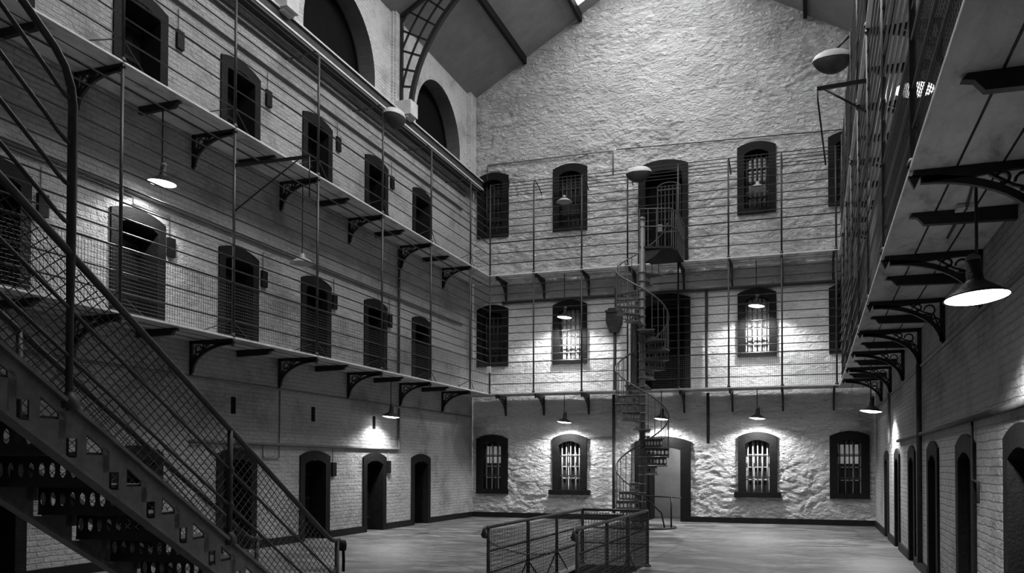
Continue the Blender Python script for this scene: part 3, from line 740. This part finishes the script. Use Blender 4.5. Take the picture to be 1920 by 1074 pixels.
# ------------------------------------------------------------------ roof trusses
def truss(Y, label):
    t = thing('roof_truss', label, 'roof truss', (XL+.2, Y, 10.5))
    n = Vector((0,1,0)); a, b, zc = 5.24, 4.35, 10.05
    def cur(th, off=0): return Vector((XC - (a+off*.9)*cos(th), Y, zc + (b+off)*sin(th)))
    def inside(p): return p.x > XL+.05 and p.x < XR-.05 and p.z < roofz(p.x)-.02
    mb = MB(); ths = [.10 + (pi-.20)*k/60 for k in range(61)]
    mb.flat([cur(x) for x in ths], .10, .12, n); mb.build('arched_rib', IRON, t)
    for s in (-1, 1):
        mb = MB(); xw = XL+.12 if s < 0 else XR-.12
        mb.flat([(xw, Y, 10.45), (xw, Y, ZE)], .09, .09, n); mb.build('wall_post', IRON, t)
        mb = MB(); mb.flat([(XC+s*5.6, Y, roofz(XC+5.6)-.06), (XC+s*.02, Y, roofz(XC)-.06)], .09, .09, n); mb.build('rafter', IRON, t)
    mb = MB()
    for off in (.34, .68, 1.02, 1.36):
        run = []
        for k in range(0, 121):
            p = cur(.06 + (pi-.12)*k/120, off)
            if inside(p): run.append(p)
            else:
                if len(run) > 1: mb.flat(run, .045, .04, n)
                run = []
        if len(run) > 1: mb.flat(run, .045, .04, n)
    for k in range(1, 34):
        th = .10 + (pi-.2)*k/34; pts = [cur(th)]; off = .05
        while off < 3 and inside(cur(th, off)): pts.append(cur(th, off)); off += .05
        if len(pts) > 2: mb.flat([pts[0], pts[-1]], .045, .04, n)
    mb.build('lattice', IRON, t)
truss(18.85, 'arched iron lattice roof truss nearest the far gable')
truss(13.65, 'arched iron lattice roof truss one bay nearer than the far one')

# ------------------------------------------------------------------ perforated iron plates
def perf(mb, o, u, v, w, h, cols, rx=.36, ry=.36, rows=1):
    """plate from corner o spanning u*w and v*h, pierced by a row of oval holes"""
    o, u, v = Vector(o), Vector(u).normalized(), Vector(v).normalized()
    m = .12*h; cw = w/cols; ch = (h-2*m)/rows
    def q(x0,y0,x1,y1): mb.add([o+u*x0+v*y0, o+u*x1+v*y0, o+u*x1+v*y1, o+u*x0+v*y1], [(0,1,2,3)])
    q(0,0,w,m); q(0,h-m,w,h); N = 16
    for r in range(rows):
        for c in range(cols):
            cx, cy = cw*(c+.5), m+ch*(r+.5); vs = []
            for k in range(N):
                t = 2*pi*k/N; dx, dy = cos(t), sin(t); s = 1/max(abs(dx), abs(dy))
                vs.append(o+u*(cx+dx*s*cw/2)+v*(cy+dy*s*ch/2))
            for k in range(N):
                t = 2*pi*k/N; vs.append(o+u*(cx+cos(t)*cw*rx)+v*(cy+sin(t)*ch*ry))
            mb.add(vs, [(k, (k+1) % N, N+(k+1) % N, N+k) for k in range(N)])

# ------------------------------------------------------------------ straight iron staircase
NB = Vector((-4.109, 6.839, 0)); HH = Vector((-.13109, .99137, 0)); UU = -HH; LAT = Vector((-.99137, -.13109, 0))  # UU uphill, LAT to the left string
RUN, RISE, SL, SWID = .337, .1795, .5325, .78
stc = thing('iron_staircase', 'straight iron staircase with diamond mesh balustrade climbing to the left', 'staircase', tuple(NB))
def SP(u, z, l=0.): return NB + UU*u + LAT*l + Vector((0,0,z))
NST = 19; UT = NST*RUN
def string(l):
    """channel string pierced per step by a triangle and a square hole: strips of a gridded plate"""
    mb = MB(); D = .30; th = .012
    zt = lambda u: .02 + SL*u
    def poly(pts): mb.prism([SP(u, z, l) for u, z in pts], LAT*th)
    for k in range(NST+1):
        u0 = k*RUN + (3.65 - 10*RUN) - .03; u1 = u0 + RUN           # one panel per step, holes inside
        T = lambda u, d: (u, zt(u)-d)
        tri = [(u0+.03, zt(u0+.03)-.085), (u0+.03, 0), (u0-.13+.03, 0)]
        # panel laid out in step coordinates: u falls from right to left in the photograph
        a = u0+.03                       # upright edge of the triangle
        p1 = (a, zt(a)-.075); p2 = (a, zt(a)-.185); p3 = (a-.185, zt(a)-.185)     # triangle
        s0, s1 = a+.07, a+.20; sz1 = zt(a)-.10; sz0 = sz1-.10                   # square
        L, R = a+RUN*.70, a-RUN*.30-.0
        L = a+.206; R = L-RUN
        # top band
        poly([T(R,0), T(L,0), T(L,.065), T(a,.065), T(R,.065)])
        # around the triangle
        poly([T(R,.065), p3 if False else (a-.185, zt(a-.185)-.065), p3, T(R,.20)]) if R < a-.185 else None
        poly([(a-.185, zt(a-.185)-.065), (a, zt(a)-.065), p1, p3])
        poly([(a, zt(a)-.065), (s0, zt(s0)-.065), (s0, sz0), (a, p2[1])])
        poly([(s0, zt(s0)-.065), (s1, zt(s1)-.065), (s1, sz1), (s0, sz1)])
        poly([(s1, zt(s1)-.065), T(L,.065), T(L,.30), (s1, zt(s1)-.30)])
        poly([(s0, sz0), (s1, sz0), (s1, zt(s1)-.30), (s0, zt(s0)-.30)])
        poly([p3, p2, (a, zt(a)-.30), (a-.185, zt(a-.185)-.30)])
        poly([(a, p2[1]), (s0, sz0), (s0, zt(s0)-.30), (a, zt(a)-.30)])
        if R < a-.185-.001: poly([T(R,.20), p3, (a-.185, zt(a-.185)-.30), T(R,.30)])
    # flanges
    for d in (0, .30):
        mb.prism([SP(u, .02+SL*u-d+e, l-.03) for u, e in ((.05,.012),(UT+.1,.012),(UT+.1,-.012),(.05,-.012))], LAT*.075)
    return mb
string(0).build('stringer', STRINGM, stc)
string(SWID).build('stringer', STRINGM, stc)
for k in range(1, NST+1):
    u0 = (k-1)*RUN + .06; z = RISE*k - .20
    if z < .1: continue
    mb = MB(); mb.prism([SP(u0-.03, z, .01), SP(u0+RUN, z, .01), SP(u0+RUN, z, SWID-.0), SP(u0-.03, z, SWID-.0)], (0,0,.018)); mb.build('tread', IRON, stc)
    mb = MB(); perf(mb, SP(u0, z-RISE+.018, .012), LAT, (0,0,1), SWID-.015, RISE-.018, 11, .27, .34); mb.build('riser', IRON, stc, fix=False)
hz = lambda u: .80 + .535*u
def srail(h0, u0, u1, l): return [SP(u0, .02+SL*u0+h0, l), SP(u1, .02+SL*u1+h0, l)]
def dia(mb, sgn, s, l):
    """one family of the diamond mesh wires, running from the string up to the handrail"""
    for k in range(int(-8/s), int(16/s)):
        ua, ha, hb = k*s, .01, .76; ub = ua + .76*sgn
        ta, tb = sorted(((.03-ua)/(ub-ua), (UT-ua)/(ub-ua))); t0, t1 = max(0, ta), min(1, tb)
        if t1-t0 > .02:
            P = lambda t: SP(ua+(ub-ua)*t, .02+SL*(ua+(ub-ua)*t)+(ha+(hb-ha)*t), l)
            mb.tube([P(t0), P(t1)], .0034, 3, caps=False)
for l in (0, SWID+.02):
    mb = MB(); mb.tube([SP(-.05, .86, l), SP(.04, .86, l), SP(.12, .875, l)] + [SP(u, hz(u), l) for u in (.22, 1.5, 3.0, 4.5, UT)], .021, 8); mb.build('handrail', STAIRM, stc)
    for h in (.25, .50):
        mb = MB(); mb.tube(srail(h, .02, UT, l), .0115, 6); mb.build('rail', STAIRM, stc)
    for u, r in ((0., .022), (1.86, .020), (5.3, .02)) if l == 0 else ((0., .022), (2.9, .02), (5.3, .02)):
        mb = MB(); zb = max(0, .02+SL*u); mb.tube([SP(u, zb-.02 if u else 0, l), SP(u, hz(u) if u else .86, l)], r, 8); mb.lathe(SP(u, zb, l), [(.05,-.02),(.05,.03),(.03,.06),(r,.07)], 10)
        for h in (.25, .5): mb.lathe(SP(u, zb+h-.03, l), [(r,0),(r+.01,.02),(r+.01,.04),(r,.06)], 8)
        mb.build('post', STAIRM, stc)
    mb = MB(); dia(mb, 7.6, .40, l+.012); dia(mb, -.81, .062, l+.012); mb.build('diamond_mesh', STAIRM, stc)
u = 3.45; zb = .02+SL*u
mb = MB(); mb.tube([SP(u, zb-.03), SP(u, zb+.5), SP(u, hz(u)), SP(u, 3.42), SP(u+.015, 3.52), SP(u+.06, 3.61), SP(u+.14, 3.68), SP(u+.30, 3.77), SP(UT, 3.77+SL*(UT-u-.30))], [.019,.019,.024,.024,.022,.02,.02,.02,.02], 8)
mb.lathe(SP(u, zb), [(.055,-.02),(.055,.02),(.03,.05),(.02,.07)], 10); mb.build('tall_post', STAIRM, stc)
for z in (2.80, 3.0, 3.22, 3.45):
    mb = MB(); mb.tube([SP(u, z), SP(u+.05, z+.01), SP(u+.11, z+.04), SP(u+.18, z+.085), SP(UT, z+.085+.58*(UT-u-.18))], .012, 6); mb.build('upper_rail', STAIRM, stc)
mb = MB(); mb.tube([SP(.35, .25), SP(.18, .42), SP(.01, .62)], .012, 6); mb.build('brace', STAIRM, stc)
t = thing('strap_holder', 'black strap box with a loose hanging strap clipped on the bottom stair post', 'strap', tuple(SP(-.09, .80)))
mb = MB(); mb.lathe(SP(-.10, .76), [(.001,.0),(.045,.0),(.05,.05),(.04,.09),(.001,.1)], 10); mb.box(tuple(SP(-.03,.78,-.02)), tuple(SP(-.12,.83,.02))); mb.build('case', DOORM, t)
mb = MB(); mb.flat([SP(-.12, .77, -.01), SP(-.13, .66, -.01), SP(-.125, .56, -.01)], .028, .004, UU); mb.build('strap', DOORM, t)

# ------------------------------------------------------------------ spiral staircase
CX, CY = -4.06, 21.3
spi = thing('spiral_staircase', 'cast iron spiral staircase rising from the floor to the upper far gallery', 'spiral staircase', (CX, CY, 0))
mb = MB(); mb.tube([(CX, CY, 0), (CX, CY, 7.75)], .075, 12); mb.lathe((CX, CY, 0), [(.18,0),(.18,.03),(.1,.08),(.075,.1)], 14); mb.lathe((CX, CY, 7.75), [(.09,0),(.09,.03),(.05,.07),(.001,.09)], 12); mb.build('column', SPIRALM, spi)
RS, RO, DT = .222, .67, 32*pi/180
th = lambda z: 2*pi - pi*(z-1.9)/1.25
def pol(r, a, z): return Vector((CX + r*cos(a), CY + r*sin(a), z))
for k in range(1, 32):
    z = k*RS
    if z > 6.5: break
    a0 = th(z)+DT*.5; a1 = a0-DT*1.12
    mb = MB(); ring = [pol(.075, a0 + (a1-a0)*f, z-.025) for f in (0, .5, 1)] + [pol(RO, a0 + (a1-a0)*f, z-.025) for f in (1, .75, .5, .25, 0)]
    mb.prism(ring, (0,0,.025)); mb.tube([pol(.07, a0, z-.01), pol(RO+.015, a0, z-.01)], .016, 6)
    mb.lathe((CX, CY, z-.05), [(.076,0),(.098,.01),(.098,.045),(.076,.055)], 12); mb.build('tread', SPIRALM, spi)
    u = (pol(1, a0, 0) - pol(0, a0, 0)); mb = MB(); perf(mb, pol(.08, a0, z-RS+.01), u, (0,0,1), RO-.09, RS-.035, 6, .36, .36); mb.build('riser', SPIRALM, spi, fix=False)
    for f in (.12, .6):
        aa = a0 + (a1-a0)*f
        mb = MB(); mb.tube([pol(RO-.015, aa, z), pol(RO-.015, aa, z+.86-.14+RS*(f+.5))], .0095, 5); mb.build('baluster', SPIRALM, spi)
for za, zb2 in ((.22, 3.72), (3.95, 6.85)):
    mb = MB(); pts = []; n = 70
    for k in range(n+1): z = za + (zb2-za)*k/n; pts.append(pol(RO-.015, th(z)+DT*.5, z+.82))
    mb.tube(pts, .02, 8); mb.build('handrail', SPIRALM, spi)
mb = MB(); mb.prism([pol(.07, pi*.9, S1+.005), pol(RO, pi*.8, S1+.005), (-4.78, YFG+.0, S1+.005), (-4.13, YFG, S1+.005), pol(.3, pi*.45, S1+.005), pol(.07, pi*.4, S1+.005)], (0,0,.03)); mb.build('landing', SPIRALM, spi)
plat = [(CX-.05, CY-.08), (CX+.70, CY+.12), (CX+.82, CY+.6), (CX+.80, YFG), (CX-.1, YFG)]
mb = MB(); mb.prism([(x, y, S2-.01) for x, y in plat], (0,0,.05)); 
mb.prism([(CX+.05, CY+.02, S2-.01), (CX+.5, CY+.1, S2-.01), (CX+.3, CY+.06, S2-.2), (CX+.06, CY+.02, S2-.36)], (0,.03,0)); mb.build('platform', IRON, spi)
edge = [Vector((x, y, S2+.04)) for x, y in plat[:4]]
for k in range(12):
    f = k/11*3; i = min(int(f), 2); p = edge[i].lerp(edge[i+1], f-i)
    mb = MB(); mb.tube([p, p + Vector((0,0,.95))], .012, 5); mb.build('baluster', SPIRALM, spi)
for h in (.5, .95):
    mb = MB(); mb.tube([p + Vector((0,0,h)) for p in edge], .014, 6); mb.build('platform_rail', SPIRALM, spi)
# low guard at the foot
for pts in ([(CX+.15, CY-.75, 0), (CX+.15, CY-.75, .82)], [(CX+.76, CY-.25, 0), (CX+.76, CY-.25, .78)]):
    mb = MB(); mb.tube(pts, .021, 6); mb.build('foot_post', IRON, spi)
mb = MB(); mb.tube([(CX-.1, CY-.78, .86), (CX+.15, CY-.75, .82), (CX+.76, CY-.25, .78), (CX+.9, CY+.4, .74)], .02, 6); mb.build('foot_rail', IRON, spi)
mb = MB(); mb.tube([(CX+.15, CY-.75, .8), (CX+.35, CY-.6, .62), (CX+.55, CY-.42, .4), (CX+.62, CY-.38, .03)], .02, 6); mb.build('foot_brace', IRON, spi)
mb = MB(); mb.lathe((CX, CY, 0), [(.001,.0),(.85,0),(.85,.035),(.001,.035)], 28); mb.build('base_plate', IRON, spi)

# ------------------------------------------------------------------ stairwell guard in the middle of the floor
gd = thing('stairwell_guard', 'mesh guard rail round three sides of the stairwell in the middle of the floor', 'guard rail', ((GX0+GX1)/2, (GY0+GY1)/2, 0))
GH = .84; py = [GY0+.06, 10.38, 11.68, GY1-.08]
for x in (GX0, GX1):
    for y in py:
        mb = MB(); mb.tube([(x, y, 0), (x, y, GH)], .024, 8); mb.lathe((x, y, 0), [(.055,0),(.055,.015),(.024,.04)], 10); mb.build('post', RAILM, gd)
        if y not in (py[0], py[-1]):
            for s in (-1, 1):
                mb = MB(); mb.tube([(x, y, .34), (x, y+s*.55, .02)], .011, 5); mb.build('brace', RAILM, gd)
    mb = MB(); s = 1
    mb.tube([(x, GY0-.02, GH-.09), (x, GY0-.07, GH-.07), (x, GY0-.085, GH-.02), (x, GY0-.05, GH+.015), (x, GY0+.03, GH+.015), (x, GY0+.2, GH+.015), (x, GY1-.08, GH+.015)], .021, 8); mb.build('handrail', RAILM, gd)
    mb = MB(); mb.lathe((x, GY0-.06, GH-.06), [(.001,-.045),(.03,-.035),(.045,0),(.03,.035),(.001,.045)], 10); mb.build('knob', RAILM, gd)
    for z in (.34, .58):
        mb = MB(); mb.tube([(x, py[0], z), (x, py[-1], z)], .011, 6); mb.build('rail', RAILM, gd)
    W = lambda a, z, c: (c, a, z)
    mesh_panel(W, py[0], py[-1], .05, GH-.02, x+.018, .046, .0043).build('mesh_panel', RAILM, gd)
mb = MB(); mb.tube([(GX0, py[-1], GH+.015), (GX1, py[-1], GH+.015)], .021, 8); mb.build('handrail', RAILM, gd)
for z in (.34, .58):
    mb = MB(); mb.tube([(GX0, py[-1], z), (GX1, py[-1], z)], .011, 6); mb.build('rail', RAILM, gd)
W = lambda a, z, c: (a, c, z)
mesh_panel(W, GX0, GX1, .05, GH-.02, py[-1]+.018, .046, .0043).build('mesh_panel', RAILM, gd)
ch = MB(); N = 44                                       # chain across the open end
prev = None
def cp(f): return Vector((GX0 + (GX1-GX0)*f, py[0]-.02, .70 - .13*4*f*(1-f)))
for k in range(N):
    a, b = cp(k/N), cp((k+1)/N); d = (b-a).normalized(); sd = Vector((0,1,0)) if k % 2 else Vector((0,0,1)); c = (a+b)/2
    ch.tube([c + d*.018*cos(2*pi*q/8) + sd*.009*sin(2*pi*q/8) for q in range(8)], .0035, 4, closed=True)
tag(ch.build('chain', IRON), 'black chain sagging across the open end of the stairwell guard', 'chain')

# ------------------------------------------------------------------ light in the room beyond the ground floor doorway
l = bpy.data.lights.new('room_light', 'POINT'); l.energy = 26; l.shadow_soft_size = .1
o = bpy.data.objects.new('room_light', l); COL.objects.link(o); o.location = (-3.3, YF+1.2, 2.25)

wd = bpy.data.worlds.new('world'); SC.world = wd; wd.use_nodes = True
wd.node_tree.nodes['Background'].inputs[0].default_value = (.8,.8,.8,1); wd.node_tree.nodes['Background'].inputs[1].default_value = .3

# ------------------------------------------------------------------ camera
from mathutils import Matrix
f, py_, yaw, pitch, roll = 1601.5177, 836.7632, .3397, .022, .0028
cam = bpy.data.cameras.new('camera'); co = bpy.data.objects.new('camera', cam); COL.objects.link(co)
fw = Vector((-sin(yaw)*cos(pitch), cos(yaw)*cos(pitch), sin(pitch))); r = Vector((cos(yaw), sin(yaw), 0)); u = r.cross(fw)
r2 = r*cos(roll) + u*sin(roll); u2 = -r*sin(roll) + u*cos(roll)
co.matrix_world = Matrix(((r2.x,u2.x,-fw.x,0),(r2.y,u2.y,-fw.y,0),(r2.z,u2.z,-fw.z,1.55),(0,0,0,1)))
cam.sensor_fit = 'HORIZONTAL'; cam.sensor_width = 36; cam.lens = 36*f/1920; cam.shift_y = (py_-537)/1920; cam.clip_start = .05
SC.camera = co
vs = SC.view_settings; vs.view_transform = 'Standard'; vs.look = 'None'; vs.gamma = 1; vs.use_curve_mapping = False; vs.exposure = 0.
